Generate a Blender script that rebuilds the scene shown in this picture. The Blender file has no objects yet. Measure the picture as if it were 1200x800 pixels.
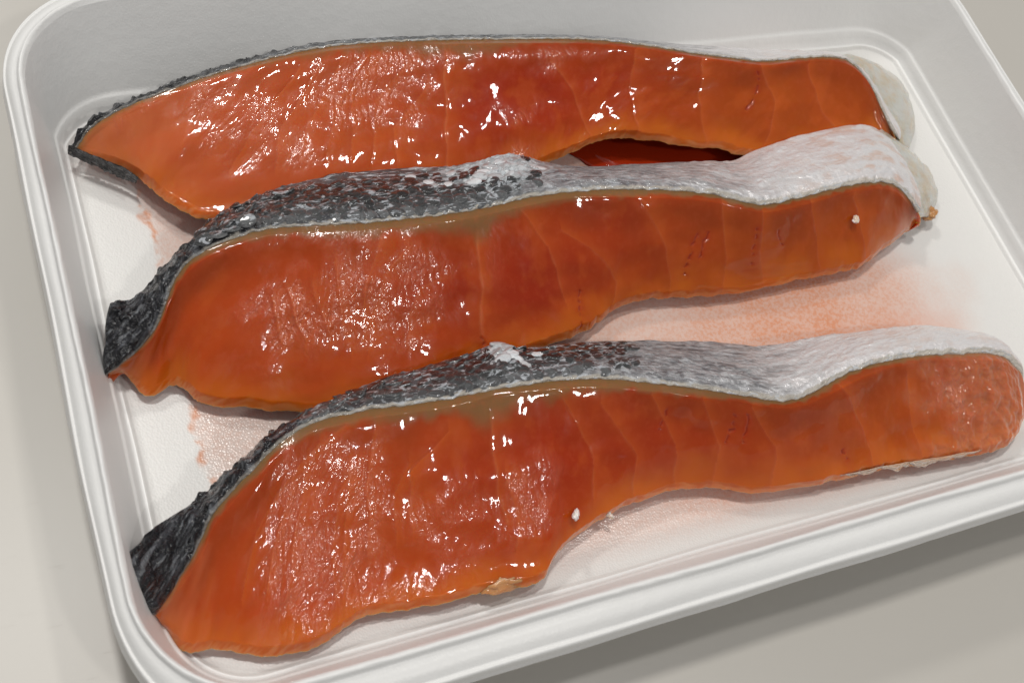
import bpy, math, random
import numpy as np
from mathutils import Matrix, Vector

random.seed(7)
scene = bpy.context.scene
COL = scene.collection
MM = 0.001

# ------------------------------------------------------------------ camera
cam_data = bpy.data.cameras.new('camera')
cam = bpy.data.objects.new('camera', cam_data)
COL.objects.link(cam)
CL = [-3.03, -26.41, 199.57]
CR = [[0.90681, 0.173113, -0.384355], [-0.326375, 0.865383, -0.380251], [0.266788, 0.470259, 0.841238]]
mw = Matrix.Identity(4)
for i in range(3):
    for j in range(3):
        mw[i][j] = CR[i][j]
    mw[i][3] = CL[i] * MM
cam.matrix_world = mw
cam_data.sensor_width = 36.0
cam_data.lens = 36.0 * 1362.0 / 1200.0
cam_data.clip_start = 0.01
cam_data.clip_end = 50.0
cam_data.dof.use_dof = True
cam_data.dof.focus_distance = 0.232
cam_data.dof.aperture_fstop = 40.0
scene.camera = cam

# ------------------------------------------------------------------ room light
world = bpy.data.worlds.new('World')
scene.world = world
world.use_nodes = True
bgn = world.node_tree.nodes['Background']
bgn.inputs['Color'].default_value = (0.98, 0.985, 1.0, 1)
bgn.inputs['Strength'].default_value = 0.24


def lamp(name, loc, size, watts, color, aim=(0.115, 0.07, 0.0)):
    ld = bpy.data.lights.new(name, 'AREA')
    ld.shape = 'DISK'
    ld.size = size
    ld.energy = watts
    ld.color = color
    o = bpy.data.objects.new(name, ld)
    COL.objects.link(o)
    o.location = loc
    o.rotation_euler = (Vector(aim) - Vector(loc)).to_track_quat('-Z', 'Y').to_euler()
    return o


lamp('ceiling_lamp', (-0.03, 0.34, 1.12), 0.11, 4.6, (1.0, 0.975, 0.935))
lamp('ceiling_lamp', (-0.15, 0.88, 0.92), 0.13, 2.8, (1.0, 0.975, 0.935))
lamp('ceiling_lamp', (0.31, -0.53, 0.93), 0.075, 1.5, (1.0, 0.97, 0.93))
lamp('ceiling_lamp', (0.43, 0.11, 1.05), 0.075, 1.4, (1.0, 0.97, 0.93))

scene.view_settings.view_transform = 'Standard'
scene.view_settings.look = 'None'
scene.view_settings.exposure = 0.14
scene.view_settings.gamma = 1.0
scene.view_settings.use_curve_mapping = False

# ------------------------------------------------------------------ tables (millimetres)
# each section of a slice: [skin back edge, skin/flesh border, lower flesh edge]
SECTIONS = {
 1: dict(
  sec=[[[12.67,116.54,9.5],[12.82,115.53,10.0],[13.49,115.19,9.0]],[[15.08,119.2,11.0],[15.62,117.85,12.0],[17.28,113.05,9.0]],[[18.75,121.22,12.0],[19.16,119.08,14.0],[20.72,110.55,9.0]],[[24.29,123.71,12.0],[24.38,120.1,16.0],[23.25,107.38,9.0]],[[32.26,126.61,12.0],[32.16,121.69,17.5],[25.66,103.63,9.0]],[[40.73,129.3,12.0],[39.81,123.37,18.5],[28.51,99.83,9.0]],[[48.12,130.89,12.5],[46.97,124.31,19.5],[32.96,96.76,9.0]],[[56.4,132.32,13.0],[54.94,125.67,20.0],[42.17,94.29,9.0]],[[65.84,133.59,13.0],[64.01,126.77,20.0],[53.71,93.22,9.0]],[[76.24,133.77,13.0],[74.03,126.93,20.0],[66.2,93.9,9.0]],[[93.16,132.88,13.0],[89.83,126.1,20.0],[83.32,95.49,9.0]],[[109.2,131.62,13.0],[105.26,124.87,20.0],[97.57,97.31,9.0]],[[121.59,130.32,13.0],[117.23,123.73,20.0],[107.28,99.38,9.5]],[[130.99,128.93,13.0],[126.27,122.38,20.0],[112.81,100.75,10.0]],[[141.41,126.67,13.0],[136.18,119.93,20.0],[120.42,102.21,11.0]],[[151.21,124.65,13.0],[147.08,116.6,20.0],[128.79,101.56,11.0]],[[160.99,123.0,13.0],[155.34,114.51,20.0],[137.9,99.06,10.5]],[[170.93,121.16,13.0],[163.87,112.61,20.0],[149.48,96.42,10.0]],[[180.17,119.97,13.0],[172.77,112.9,19.5],[156.71,93.86,9.5]],[[188.11,119.29,12.5],[181.79,112.93,19.0],[168.88,93.53,9.0]],[[194.35,118.06,12.0],[188.46,112.33,18.0],[181.14,93.1,9.0]],[[198.04,114.12,12.0],[192.12,109.37,17.0],[188.69,92.84,9.0]],[[200.5,109.09,11.0],[194.52,105.35,15.5],[194.33,92.97,8.5]],[[201.02,102.24,10.5],[195.45,99.66,14.0],[198.01,92.47,8.5]],[[201.21,96.11,10.0],[197.09,95.07,12.0],[200.0,92.06,8.0]]],
  septa=[[[9.92,0.03],[9.92,0.41],[9.92,0.64],[9.92,0.83]],[[11.67,0.2],[12.17,0.39],[12.92,0.7],[13.5,0.93]],[[13.75,0.08],[14.08,0.51],[14.92,0.96]],[[15.25,0.04],[15.75,0.44],[16.58,0.95]],[[18.5,0.08],[19.42,0.58],[20.17,0.91]],[[9.08,0.06],[8.5,0.3],[8.5,0.7]],[[9.5,0.12],[9.0,0.36],[8.92,0.73]],[[9.67,0.29],[9.25,0.54],[9.25,0.75]],[[8.25,0.09],[7.67,0.46],[7.58,0.66]],[[7.33,0.1],[6.58,0.44],[6.25,0.69]],[[8.83,0.08],[8.17,0.39],[8.08,0.7]],[[7.83,0.1],[7.17,0.45],[7.17,0.68]],[[16.92,0.04],[17.92,0.45],[18.17,0.85]]],
  cracks=[[[16.92,0.14],[17.17,0.29],[17.17,0.43],[17.17,0.56]]],
  sheen=[[8.83,0.31,14.2,9.5,1],[6.25,0.43,9.5,6.7,0.7],[7.33,0.62,9.5,4.8,0.7],[5.0,0.19,7.6,4.8,0.5],[2.75,0.18,8.6,4.8,0.45],[9.92,0.09,9.5,2.7,0.8],[11.08,0.54,7.6,4.2,0.5],[11.58,0.14,15.2,2.3,0.6],[10.83,0.85,9.5,3.4,0.7],[9.33,0.11,13.3,4.8,0.8],[11.67,0.24,5.7,2.9,0.5]],
 ),
 2: dict(
  sec=[[[10.25,72.18,12.0],[9.93,67.73,10.0],[10.59,68.44,8.0]],[[11.21,76.51,12.5],[11.91,68.32,11.0],[12.46,68.48,7.5]],[[12.74,79.35,12.5],[15.1,70.01,12.0],[13.76,67.08,6.0]],[[15.89,79.93,12.0],[17.92,71.88,13.5],[14.77,64.82,6.0]],[[18.53,81.4,12.0],[20.03,74.43,15.0],[17.09,63.98,6.0]],[[21.64,84.26,12.0],[21.72,77.07,16.5],[19.66,64.97,6.0]],[[25.3,87.29,12.0],[23.99,80.34,18.0],[21.69,64.7,6.0]],[[29.55,90.51,12.0],[27.56,82.7,19.5],[22.8,62.92,6.0]],[[33.8,94.02,12.0],[32.32,84.13,20.5],[24.37,60.52,6.0]],[[40.0,96.6,12.5],[39.64,85.0,21.5],[29.8,58.57,6.5]],[[47.03,98.56,13.0],[46.5,84.48,22.0],[37.65,55.98,6.5]],[[54.92,99.62,13.0],[54.11,83.28,22.5],[46.48,53.62,7.0]],[[63.73,99.98,13.0],[61.33,82.68,22.5],[56.18,53.26,7.0]],[[74.38,99.49,13.0],[68.83,82.44,22.5],[66.61,54.07,7.0]],[[84.06,98.17,13.5],[77.43,82.25,22.5],[75.85,55.44,7.0]],[[91.32,97.91,14.5],[84.7,82.69,22.5],[85.51,57.05,7.0]],[[96.97,97.84,15.0],[91.3,83.29,22.5],[93.56,58.52,7.0]],[[101.74,96.59,14.0],[97.92,83.51,22.5],[99.78,59.66,7.0]],[[108.52,95.03,13.0],[105.45,83.2,22.5],[105.01,61.45,7.0]],[[117.29,93.78,13.0],[113.84,82.15,22.5],[110.97,63.78,7.0]],[[127.55,92.99,13.0],[123.22,80.52,22.5],[118.74,64.2,7.0]],[[138.03,91.97,13.0],[132.85,78.34,22.0],[127.65,62.96,7.0]],[[147.63,90.84,13.0],[141.13,74.68,22.0],[137.99,61.9,7.0]],[[154.21,92.54,13.0],[146.19,74.24,21.5],[148.1,62.0,7.0]],[[160.73,93.82,13.0],[155.84,75.1,21.0],[157.46,62.29,7.0]],[[171.18,95.38,13.0],[165.95,76.2,20.5],[166.87,62.19,7.0]],[[182.79,96.13,13.0],[175.32,76.91,19.5],[172.75,62.75,7.0]],[[190.82,95.23,12.5],[182.21,76.5,18.0],[181.1,65.71,7.0]],[[194.33,90.29,12.0],[186.12,74.12,16.5],[187.72,68.4,7.0]],[[194.89,83.02,11.5],[189.13,70.64,14.0],[193.4,70.6,7.0]]],
  septa=[[[14.33,0.05],[14.25,0.45],[14.17,0.81]],[[16.92,0.26],[18.08,0.51],[18.67,0.75],[18.5,0.99]],[[19.08,0.03],[20.08,0.53],[20.42,0.96]],[[21.25,0.05],[21.58,0.5],[21.67,0.95]],[[22.42,0.06],[22.67,0.91]],[[13.33,0.38],[12.83,0.4],[12.5,0.55],[12.42,0.69]],[[12.5,0.16],[12.0,0.29],[11.75,0.51],[11.67,0.7]],[[11.92,0.1],[11.58,0.38],[11.5,0.65]],[[10.83,0.21],[11.08,0.5],[11.25,0.69]],[[10.42,0.31],[10.83,0.62]],[[9.92,0.35],[10.33,0.62]],[[9.5,0.38],[9.83,0.62]],[[24.08,0.06],[24.33,0.96]],[[15.67,0.06],[16.33,0.35],[16.58,0.73]],[[25.42,0.14],[26.0,0.88]]],
  cracks=[[[20.75,0.38],[20.67,0.51],[20.67,0.78]],[[21.0,0.36],[20.92,0.6]],[[22.33,0.26],[22.33,0.5],[22.25,0.71]],[[17.17,0.7],[16.92,0.98]],[[14.17,0.74],[14.17,0.83]],[[23.08,0.31],[23.25,0.5]]],
  sheen=[[10.17,0.46,12.3,8.6,1],[11.5,0.33,9.5,7.6,0.9],[12.83,0.38,7.6,9.5,0.8],[11.0,0.06,17.1,2.3,0.7],[14.33,0.29,5.7,9.5,0.35],[9.17,0.73,11.4,7.6,0.4],[12.25,0.59,7.6,7.6,0.6],[15.42,0.19,7.6,4.8,0.3]],
 ),
 3: dict(
  sec=[[[5.74,31.96,20.0],[8.96,23.84,12.5],[10.45,22.42,6.5]],[[9.95,35.91,16.5],[10.9,25.69,12.5],[10.85,20.46,6.0]],[[14.22,38.43,13.5],[13.9,28.7,13.5],[12.06,18.56,6.0]],[[18.52,40.35,12.0],[17.2,32.41,15.0],[15.39,17.75,6.0]],[[22.33,42.35,12.0],[20.81,36.81,17.0],[18.28,17.21,6.0]],[[28.66,46.05,12.0],[27.05,40.99,19.0],[22.95,14.74,6.0]],[[34.62,49.23,12.0],[33.36,44.76,20.5],[27.55,13.42,6.0]],[[40.17,51.31,12.0],[39.63,46.75,21.0],[33.32,13.52,6.0]],[[47.4,53.8,12.0],[48.53,46.81,21.5],[41.29,15.89,6.5]],[[55.93,55.47,12.0],[55.87,45.95,22.0],[49.46,15.16,6.5]],[[65.18,56.13,12.5],[62.06,45.6,22.0],[56.93,14.35,7.0]],[[72.88,56.47,13.0],[68.5,45.55,22.0],[63.46,14.61,7.0]],[[77.62,56.81,14.0],[75.04,45.35,22.0],[69.57,13.28,7.0]],[[81.9,55.39,14.0],[80.83,44.99,22.0],[74.46,14.21,7.0]],[[87.96,54.73,14.0],[85.8,44.46,22.0],[78.95,17.93,7.0]],[[95.66,54.66,13.0],[92.35,43.25,22.0],[86.22,20.76,7.0]],[[102.75,53.43,13.0],[99.6,41.18,22.0],[95.29,22.97,7.0]],[[111.71,51.63,13.0],[107.61,38.4,22.0],[105.82,23.39,7.0]],[[120.81,49.61,13.0],[115.69,35.4,22.0],[114.8,21.75,7.0]],[[128.52,47.66,13.0],[121.87,33.21,21.5],[121.83,18.94,7.0]],[[133.97,45.96,13.0],[127.07,31.59,21.0],[131.08,17.79,7.0]],[[141.9,45.58,13.0],[133.41,31.57,20.5],[138.14,17.21,7.0]],[[149.84,45.49,12.5],[140.91,33.44,20.0],[145.53,16.94,7.0]],[[158.92,45.01,12.0],[149.55,34.98,19.5],[153.09,16.67,7.0]],[[168.27,44.51,11.5],[158.87,35.3,19.0],[160.43,15.71,7.0]],[[176.58,43.8,11.0],[168.44,34.88,18.0],[169.27,15.0,7.0]],[[183.21,41.85,11.0],[176.81,33.91,17.0],[176.02,14.41,7.0]],[[188.93,39.85,11.0],[183.82,32.96,16.5],[182.6,14.09,7.0]],[[193.53,37.18,11.0],[189.23,31.33,15.5],[188.4,15.41,7.0]],[[196.1,32.95,11.0],[193.42,28.8,13.0],[194.03,19.33,7.0]]],
  septa=[[[11.25,0.1],[11.33,0.31],[11.58,0.66]],[[8.92,0.28],[8.58,0.44],[8.67,0.64]],[[10.0,0.16],[9.0,0.33],[9.0,0.61]],[[11.67,0.41],[11.92,0.62],[11.83,0.79]],[[8.17,0.05],[8.0,0.34],[8.08,0.7]],[[14.92,0.15],[16.0,0.58],[16.08,0.99]],[[13.5,0.06],[14.75,0.43],[14.92,0.78]],[[7.5,0.05],[6.25,0.2],[5.33,0.66]],[[7.0,0.1],[5.17,0.33],[4.58,0.66]],[[16.25,0.09],[16.92,0.54],[17.0,0.96]],[[22.08,0.05],[22.58,0.54],[22.58,0.93]],[[7.5,0.3],[7.25,0.59],[7.33,0.83]],[[24.17,0.16],[24.08,0.56],[24.17,0.89]],[[6.58,0.23],[6.0,0.74]],[[7.58,0.23],[7.5,0.85]],[[17.42,0.09],[17.92,0.54],[17.92,0.98]],[[18.83,0.1],[19.58,0.49],[19.42,0.95]]],
  cracks=[[[18.25,0.16],[18.25,0.34],[18.08,0.49]],[[18.75,0.18],[18.67,0.46]],[[16.67,0.21],[16.5,0.38]],[[21.75,0.68],[21.83,0.78]]],
  sheen=[[6.42,0.53,8.6,15.2,1],[7.5,0.76,9.5,8.6,0.9],[8.08,0.5,4.8,13.3,0.8],[12.67,0.55,6.1,7.2,1],[9.92,0.56,8.6,7.6,0.6],[8.83,0.9,7.6,3.8,0.7],[7.17,0.28,9.5,7.6,0.7],[25.42,0.36,6.7,9.5,0.8],[6.25,0.11,4.8,4.8,0.6],[10.83,0.78,11.4,5.7,0.4]],
 ),
}
FLAPS = {
 'm1': [[[190.8,115.52,15.0],[195.36,112.24,14.5],[197.84,107.34,13.0],[198.23,101.21,12.0],[199.19,95.85,10.0],[200.0,92.06,8.0]],[[200.95,119.74,9.0],[209.45,117.79,7.0],[213.7,112.4,6.5],[213.86,105.83,6.0],[210.39,98.07,6.0],[204.28,91.43,6.0]]],
 'm2': [[[188.85,92.92,13.5],[190.96,87.59,13.5],[191.69,81.14,13.0],[191.48,74.92,12.5],[192.46,70.92,10.0]],[[197.77,96.81,9.0],[202.49,91.73,8.0],[206.36,85.18,7.0],[205.38,78.0,6.5],[199.83,72.2,6.0]]],
 'm3': [[[141.53,17.43,8.6],[153.25,16.92,8.6],[164.0,15.95,8.6],[177.39,14.81,8.6]],[[142.71,16.8,6.2],[155.19,15.62,6.0],[165.53,14.53,6.0],[179.14,13.51,6.0]]],
 'tip1': [[[11.98,115.69,11.0],[14.92,113.29,11.0],[17.79,111.29,11.0],[20.63,109.09,11.0],[22.67,106.78,10.5]],[[11.38,115.48,9.0],[14.9,113.9,7.5],[17.67,112.06,7.0],[20.25,109.87,7.0],[22.54,107.8,8.0]]],
}
BITS = {"fat": [68.09, 14.95, 9.0], "f1": [92.32, 79.84, 20.5], "f2": [82.2, 22.27, 12.5], "f3": [90.59, 21.85, 8.0], "f4": [169.24, 69.77, 16.5], "f5": [199.11, 73.12, 7.0], "f6": [165.54, 92.65, 14.0]}


# ------------------------------------------------------------------ noise
def _hash(ix, iy, seed):
    h = (ix.astype(np.int64) * 374761393 + iy.astype(np.int64) * 668265263 + seed * 1442695041) & 0xFFFFFFFF
    h = ((h ^ (h >> 13)) * 1274126177) & 0xFFFFFFFF
    h = h ^ (h >> 16)
    return (h & 0xFFFFFF) / float(0xFFFFFF)


def noise2(x, y, seed=0):
    x = np.asarray(x, float); y = np.asarray(y, float)
    ix = np.floor(x); iy = np.floor(y)
    fx = x - ix; fy = y - iy
    ix = ix.astype(np.int64); iy = iy.astype(np.int64)

    def g(a, b):
        t = _hash(ix + a, iy + b, seed) * 2 * math.pi
        return np.cos(t) * (fx - a) + np.sin(t) * (fy - b)
    ux = fx * fx * fx * (fx * (fx * 6 - 15) + 10)
    uy = fy * fy * fy * (fy * (fy * 6 - 15) + 10)
    a = g(0, 0) * (1 - ux) + g(1, 0) * ux
    b = g(0, 1) * (1 - ux) + g(1, 1) * ux
    return (a * (1 - uy) + b * uy) * 1.5


def fbm(x, y, seed=0, octv=4, gain=0.5):
    s = 0; a = 1.0; f = 1.0
    for k in range(octv):
        s = s + a * noise2(x * f + 17.3 * k, y * f - 9.1 * k, seed + k * 31)
        a *= gain; f *= 2.03
    return s


def sstep(a, b, x):
    t = np.clip((x - a) / (b - a), 0, 1)
    return t * t * (3 - 2 * t)


def mix(a, b, t):
    t = np.asarray(t)[..., None]
    return a * (1 - t) + b * t


def catmull(P, s):
    P = np.asarray(P, float)
    n = len(P)
    i = np.clip(np.floor(s).astype(int), 0, n - 2)
    t = (s - i).reshape((-1,) + (1,) * (P.ndim - 1))
    p0 = P[np.maximum(i - 1, 0)]; p1 = P[i]; p2 = P[i + 1]; p3 = P[np.minimum(i + 2, n - 1)]
    return 0.5 * (2 * p1 + (p2 - p0) * t + (2 * p0 - 5 * p1 + 4 * p2 - p3) * t ** 2 + (3 * p1 - p0 - 3 * p2 + p3) * t ** 3)


def nrm(v):
    return v / np.maximum(np.linalg.norm(v, axis=-1, keepdims=True), 1e-9)


# ------------------------------------------------------------------ mesh helpers
def grid_faces(nu, nv, close_v=False):
    i = np.arange(nu - 1)[:, None]
    m = nv if close_v else nv - 1
    j = np.arange(m)[None, :]
    j2 = (j + 1) % nv
    f = np.stack([i * nv + j, (i + 1) * nv + j, (i + 1) * nv + j2, i * nv + j2], -1)
    return f.reshape(-1, 4)


def make_mesh(name, verts, faces, mat, smooth=True, attrs=None, uv=None, extra=None):
    me = bpy.data.meshes.new(name)
    verts = np.asarray(verts, float).reshape(-1, 3) * MM
    fl = np.asarray(faces)
    loops = fl.reshape(-1)
    starts = np.arange(len(fl)) * fl.shape[1]
    totals = np.full(len(fl), fl.shape[1])
    if extra is not None and len(extra):
        for e in extra:
            starts = np.append(starts, len(loops)); totals = np.append(totals, len(e))
            loops = np.append(loops, np.asarray(e))
    me.vertices.add(len(verts))
    me.vertices.foreach_set('co', verts.astype(np.float32).reshape(-1))
    me.loops.add(len(loops))
    me.loops.foreach_set('vertex_index', loops.astype(np.int32))
    me.polygons.add(len(starts))
    me.polygons.foreach_set('loop_start', starts.astype(np.int32))
    try:
        me.polygons.foreach_set('loop_total', totals.astype(np.int32))
    except Exception:
        pass
    me.update(calc_edges=True)
    me.validate()
    if smooth:
        me.polygons.foreach_set('use_smooth', np.ones(len(me.polygons), bool))
    for k, a in (attrs or {}).items():
        a = np.asarray(a, np.float32)
        if a.ndim == 2:
            at = me.attributes.new(k, 'FLOAT_COLOR', 'POINT')
            c = np.ones((len(a), 4), np.float32); c[:, :3] = a
            at.data.foreach_set('color', c.reshape(-1))
        else:
            at = me.attributes.new(k, 'FLOAT', 'POINT')
            at.data.foreach_set('value', a)
    if uv is not None:
        lay = me.uv_layers.new(name='UVMap')
        vi = np.zeros(len(me.loops), np.int32)
        me.loops.foreach_get('vertex_index', vi)
        lay.data.foreach_set('uv', np.asarray(uv, np.float32)[vi].reshape(-1))
    me.materials.append(mat)
    return me


def link(name, data, parent=None):
    o = bpy.data.objects.new(name, data)
    COL.objects.link(o)
    if parent:
        o.parent = parent
    return o


# ------------------------------------------------------------------ materials
def material(name):
    m = bpy.data.materials.new(name)
    m.use_nodes = True
    nt = m.node_tree
    return m, nt, nt.nodes['Principled BSDF']


class NT:
    def __init__(s, nt):
        s.nt = nt

    def n(s, kind, **kw):
        nd = s.nt.nodes.new(kind)
        for k, v in kw.items():
            if k in nd.inputs.keys() if hasattr(nd.inputs, 'keys') else False:
                nd.inputs[k].default_value = v
            else:
                setattr(nd, k, v)
        return nd

    def l(s, a, b):
        s.nt.links.new(a, b)

    def math(s, op, a, b=None, c=None):
        nd = s.nt.nodes.new('ShaderNodeMath'); nd.operation = op
        for i, x in enumerate((a, b, c)):
            if x is None: continue
            if isinstance(x, (int, float)): nd.inputs[i].default_value = x
            else: s.l(x, nd.inputs[i])
        return nd.outputs[0]

    def noise(s, vec, scale, detail=3, rough=0.5, dist=0.0):
        nd = s.nt.nodes.new('ShaderNodeTexNoise')
        nd.inputs['Scale'].default_value = scale
        nd.inputs['Detail'].default_value = detail
        nd.inputs['Roughness'].default_value = rough
        nd.inputs['Distortion'].default_value = dist
        if vec is not None: s.l(vec, nd.inputs['Vector'])
        return nd.outputs[0]

    def attr(s, name):
        nd = s.nt.nodes.new('ShaderNodeAttribute'); nd.attribute_name = name
        return nd

    def ramp(s, fac, p0, p1):
        nd = s.nt.nodes.new('ShaderNodeMapRange'); nd.interpolation_type = 'SMOOTHSTEP'
        nd.inputs[1].default_value = p0; nd.inputs[2].default_value = p1
        s.l(fac, nd.inputs[0])
        return nd.outputs[0]

    def mixc(s, fac, a, b, mode='MIX'):
        nd = s.nt.nodes.new('ShaderNodeMix'); nd.data_type = 'RGBA'; nd.blend_type = mode
        for x, sock in ((fac, nd.inputs[0]), (a, nd.inputs[6]), (b, nd.inputs[7])):
            if isinstance(x, (int, float)): sock.default_value = x
            elif isinstance(x, tuple): sock.default_value = x + (1,) if len(x) == 3 else x
            else: s.l(x, sock)
        return nd.outputs[2]

    def bump(s, h, strength, dist, normal=None):
        nd = s.nt.nodes.new('ShaderNodeBump')
        nd.inputs['Distance'].default_value = dist
        if isinstance(strength, (int, float)): nd.inputs['Strength'].default_value = strength
        else: s.l(strength, nd.inputs['Strength'])
        s.l(h, nd.inputs['Height'])
        if normal is not None: s.l(normal, nd.inputs['Normal'])
        return nd.outputs[0]

    def scaled(s, vec, sc):
        nd = s.nt.nodes.new('ShaderNodeMapping'); nd.inputs['Scale'].default_value = sc
        s.l(vec, nd.inputs['Vector'])
        return nd.outputs[0]


def mat_foam(stained):
    m, nt, p = material('foam')
    k = NT(nt)
    co = nt.nodes.new('ShaderNodeTexCoord').outputs['Object']
    sep = nt.nodes.new('ShaderNodeSeparateXYZ'); k.l(co, sep.inputs[0])
    x, y, z = sep.outputs
    nbig = k.noise(co, 45, 2, 0.6)
    if not stained:
        c = k.mixc(nbig, (0.79, 0.788, 0.775), (0.755, 0.752, 0.738))
        k.l(c, p.inputs['Base Color'])
        p.inputs['Roughness'].default_value = 0.36
        vor = nt.nodes.new('ShaderNodeTexVoronoi'); vor.inputs['Scale'].default_value = 2100
        k.l(co, vor.inputs['Vector'])
        v2 = nt.nodes.new('ShaderNodeTexVoronoi'); v2.inputs['Scale'].default_value = 480
        k.l(co, v2.inputs['Vector'])
        k.l(k.bump(k.math('ADD', k.math('MULTIPLY', vor.outputs['Distance'], 0.5), v2.outputs['Distance']), 0.22, 0.00018), p.inputs['Normal'])
        return m
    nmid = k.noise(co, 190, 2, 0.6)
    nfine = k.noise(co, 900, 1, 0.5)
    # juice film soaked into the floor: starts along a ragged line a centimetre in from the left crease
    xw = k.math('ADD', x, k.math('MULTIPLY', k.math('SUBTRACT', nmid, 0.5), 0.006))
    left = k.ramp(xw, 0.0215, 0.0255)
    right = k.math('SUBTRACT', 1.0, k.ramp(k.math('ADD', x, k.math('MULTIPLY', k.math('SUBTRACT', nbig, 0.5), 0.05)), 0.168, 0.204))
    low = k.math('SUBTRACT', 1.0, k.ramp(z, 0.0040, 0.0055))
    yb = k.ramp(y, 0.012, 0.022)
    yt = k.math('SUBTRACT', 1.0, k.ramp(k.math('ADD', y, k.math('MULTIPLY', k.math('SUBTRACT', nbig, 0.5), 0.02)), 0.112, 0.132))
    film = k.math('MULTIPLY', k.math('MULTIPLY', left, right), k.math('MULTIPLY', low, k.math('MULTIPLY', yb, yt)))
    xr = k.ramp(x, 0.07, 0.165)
    amt = k.math('MULTIPLY_ADD', xr, 0.42, 0.38)  # juice tint, deepened on the left to paint in the slices' shadow too
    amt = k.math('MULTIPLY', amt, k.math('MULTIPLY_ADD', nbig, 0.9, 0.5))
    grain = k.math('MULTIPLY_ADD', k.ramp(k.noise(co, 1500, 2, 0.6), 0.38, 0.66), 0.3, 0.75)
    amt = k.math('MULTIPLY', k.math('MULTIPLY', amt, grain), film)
    # dried orange streak on the edge of the film
    edge = k.math('SUBTRACT', 1.0, k.ramp(k.math('ABSOLUTE', k.math('SUBTRACT', xw, 0.0232)), 0.0, 0.0012))
    edge = k.math('MULTIPLY', k.math('MULTIPLY', edge, low), k.ramp(k.noise(co, 260, 3, 0.6), 0.40, 0.62))
    edge = k.math('MULTIPLY', edge, k.math('MULTIPLY', k.ramp(y, 0.03, 0.045), k.math('SUBTRACT', 1.0, k.ramp(y, 0.105, 0.115))))
    # second darker tide mark beside the nearest slice, right
    tide = k.math('SUBTRACT', 1.0, k.ramp(k.math('ABSOLUTE', k.math('SUBTRACT', k.math('ADD', y, k.math('MULTIPLY', k.math('SUBTRACT', nmid, 0.5), 0.008)), 0.046)), 0.0, 0.009))
    tide = k.math('MULTIPLY', k.math('MULTIPLY', tide, low), k.math('MULTIPLY', k.ramp(x, 0.14, 0.17), k.math('SUBTRACT', 1.0, k.ramp(x, 0.186, 0.2))))
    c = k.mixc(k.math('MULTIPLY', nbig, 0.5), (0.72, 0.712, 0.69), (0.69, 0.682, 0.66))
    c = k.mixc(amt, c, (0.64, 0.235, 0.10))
    c = k.mixc(k.math('MULTIPLY', edge, 0.75), c, (0.62, 0.20, 0.05))
    c = k.mixc(k.math('MULTIPLY', tide, 0.25), c, (0.66, 0.20, 0.08))
    k.l(c, p.inputs['Base Color'])
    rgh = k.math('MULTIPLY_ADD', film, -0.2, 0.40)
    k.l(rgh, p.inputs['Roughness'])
    vor = nt.nodes.new('ShaderNodeTexVoronoi'); vor.inputs['Scale'].default_value = 2400
    k.l(co, vor.inputs['Vector'])
    h = k.math('ADD', k.math('MULTIPLY', vor.outputs['Distance'], 0.6), k.math('MULTIPLY', nfine, 0.5))
    b1 = k.bump(h, 0.45, 0.00013)
    k.l(b1, p.inputs['Normal'])
    return m


def mat_worktop():
    m, nt, p = material('worktop')
    k = NT(nt)
    co = nt.nodes.new('ShaderNodeTexCoord').outputs['Object']
    c = k.mixc(k.noise(co, 12, 4, 0.6), (0.485, 0.462, 0.42), (0.515, 0.492, 0.45))
    c = k.mixc(k.math('MULTIPLY', k.ramp(k.noise(co, 420, 3, 0.7), 0.62, 0.75), 0.2), c, (0.5, 0.48, 0.44))
    k.l(c, p.inputs['Base Color'])
    p.inputs['Roughness'].default_value = 0.38
    # knife scratches: thin stretched noise in two directions
    r1 = nt.nodes.new('ShaderNodeMapping'); r1.inputs['Rotation'].default_value = (0, 0, 0.5); r1.inputs['Scale'].default_value = (130, 2600, 1)
    k.l(co, r1.inputs['Vector'])
    s1 = k.ramp(k.noise(r1.outputs[0], 1.0, 2, 0.5), 0.70, 0.76)
    r2 = nt.nodes.new('ShaderNodeMapping'); r2.inputs['Rotation'].default_value = (0, 0, -0.35); r2.inputs['Scale'].default_value = (110, 2300, 1)
    k.l(co, r2.inputs['Vector'])
    s2 = k.ramp(k.noise(r2.outputs[0], 1.0, 2, 0.5), 0.71, 0.77)
    h = k.math('ADD', k.math('ADD', s1, s2), k.math('MULTIPLY', k.noise(co, 300, 4, 0.6), 0.6))
    k.l(k.bump(h, 0.12, 0.00010), p.inputs['Normal'])
    return m


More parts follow.
